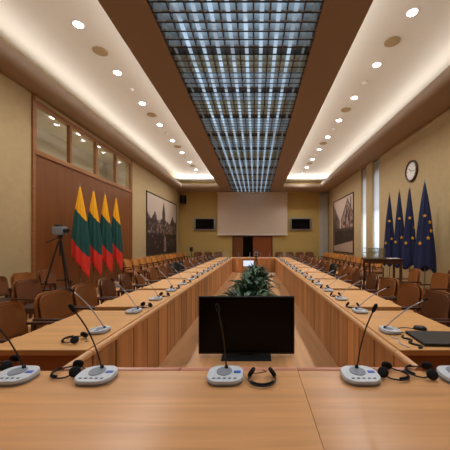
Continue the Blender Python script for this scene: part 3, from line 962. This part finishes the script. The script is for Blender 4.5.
# ------------------------------------------------------------ clock
d = XR*F/(412.2-CX)
t = thing('wall_clock', 'round wall clock with a dark frame above the blue flags', 'clock', (XR, d, EYE+(CY-171)*d/F))
MB().lathe([(.36, 0), (.36, -.05), (.33, -.07), (.30, -.06), (.29, -.03)], n=36, axis='X').build('frame', 'clock_frame', t)
MB().lathe([(.295, -.03), (.293, -.034)], n=36, axis='X').build('dial', 'white', t)
nb = MB()
for k in range(12):
    a = k*PI/6
    r = Matrix.Rotation(a, 4, 'X')
    nb.box(-.038, -.034, -.008, .008, .22, .265, r)
nb.build('hour_marks', 'black', t)
MB().box(-.043, -.039, -.010, .010, -.02, .15, Matrix.Rotation(-.95, 4, 'X')).build('hour_hand', 'black', t)
MB().box(-.048, -.044, -.007, .007, -.03, .23, Matrix.Rotation(1.75, 4, 'X')).build('minute_hand', 'black', t)

# ------------------------------------------------------------ dark side table with a glass case
d = 8.6
t = thing('side_table', 'dark wooden side table before the blue flags, glass case on it', 'table', (0, d, 0))
x0, x1 = (364-CX)*d/F, (400-CX)*d/F
zt = EYE-(258.5-CY)*d/F
MB().box(x0, x1, -.26, .26, zt-.04, zt).build('table_top', 'chair_dark', t, bevel=.008)
MB().box(x0+.06, x1-.06, -.24, .24, zt-.14, zt-.04).build('apron', 'chair_dark', t)
for x in (x0+.08, x1-.08):
    for y in (-.22, .22):
        MB().box(x-.025, x+.025, y-.025, y+.025, 0, zt-.14).build('leg', 'chair_dark', t)
t = thing('glass_case', 'low glass display case standing on the dark side table', 'case', (0, d, zt))
xa, xb = (363-CX)*d/F+.06, (382-CX)*d/F
hh = .32
fr = MB()
for x in (xa, xb):
    for y in (-.2, .2): fr.box(x-.006, x+.006, y-.006, y+.006, 0, hh)
for z in (.006, hh*.55, hh):
    for y in (-.2, .2): fr.box(xa, xb, y-.005, y+.005, z-.005, z+.005)
    for x in (xa, xb): fr.box(x-.005, x+.005, -.2, .2, z-.005, z+.005)
fr.build('wire_frame', 'metal', t)
MB().box(xa+.006, xb-.006, -.194, -.19, .01, hh).build('front_pane', 'case_glass', t)
t = tag(MB().box(-.16, .16, -.11, .11, 0, .012).build('paper_stack', 'white', loc=((392-CX)*d/F, d-.05, zt), bevel=.002), 'white papers lying on the dark side table', 'papers')

# ------------------------------------------------------------ laptop, mouse, cables on the nearest right desk
t = thing('laptop', 'closed black laptop on the nearest right desk', 'laptop', (1.55, 2.28, ZTOP), -.06)
MB().box(-.25, .25, -.16, .16, 0, .013).build('laptop_base', 'black', t, bevel=.004)
MB().box(-.25, .25, -.16, .16, .014, .024).build('lid', 'black', t, bevel=.004)
mo = onfg(420, 329.5)
vs = []
t = thing('computer_mouse', 'black computer mouse behind the closed laptop', 'mouse', (mo[0], mo[1], ZTOP), 1.2)
MB().lathe([(.035, 0), (.036, .012), (.03, .026), (.018, .034), (.003, .037)], n=18, sx=1, sy=1.6).build('mouse_shell', 'black', t, smooth=True)
MB().box(-.002, .002, .02, .045, .030, .036).build('scroll_wheel', 'mid_grey', t)
def cable(label, pts, r=.004, m_='black'):
    pts = [Vector(p) for p in pts]
    out = []
    for i in range(len(pts)-1):
        a, b_ = pts[max(i-1, 0)], pts[i]; c_, e_ = pts[i+1], pts[min(i+2, len(pts)-1)]
        for k in range(6):
            u = k/6
            out.append(.5*((2*b_)+(-a+c_)*u+(2*a-5*b_+4*c_-e_)*u*u+(-a+3*b_-3*c_+e_)*u**3))
    out.append(pts[-1])
    return tag(MB().tube(out, r, 6).build('cable', m_, smooth=True), label, 'cable')
Z = ZTOP+.006
cable('thin black cable running from the mouse to the laptop', [(mo[0]-.05, mo[1], Z), (mo[0]-.12, mo[1]+.04, Z), (mo[0]-.22, mo[1]+.0, Z), (mo[0]-.24, mo[1]-.08, Z), (mo[0]-.2, mo[1]-.11, Z)], .003)
cable('black cable curling along the desk ledge left of the closed laptop', [(1.25, 2.37, Z+.002), (1.22, 2.32, Z+.002), (1.26, 2.26, Z+.002), (1.21, 2.20, Z+.002), (1.26, 2.12, Z+.002), (1.22, 2.09, Z+.002)], .008)
cable('white cable lying between the laptop and the desk rail', [(1.13, 2.34, Z), (1.17, 2.28, Z), (1.13, 2.20, Z), (1.16, 2.10, Z)], .004, 'grey_plastic')
cable('thick black cable bundle on the right end of the foreground table', [(1.36, 1.70, Z+.006), (1.42, 1.66, Z+.006), (1.48, 1.70, Z+.006), (1.56, 1.64, Z+.006), (1.70, 1.68, Z+.006)], .012)
cable('black cable lying on the floor beside the small white device', [(.7, 12.6, .006), (.8, 11.8, .006), (.72, 11, .006), (.86, 10.2, .006), (.8, 9.4, .006)], .006)
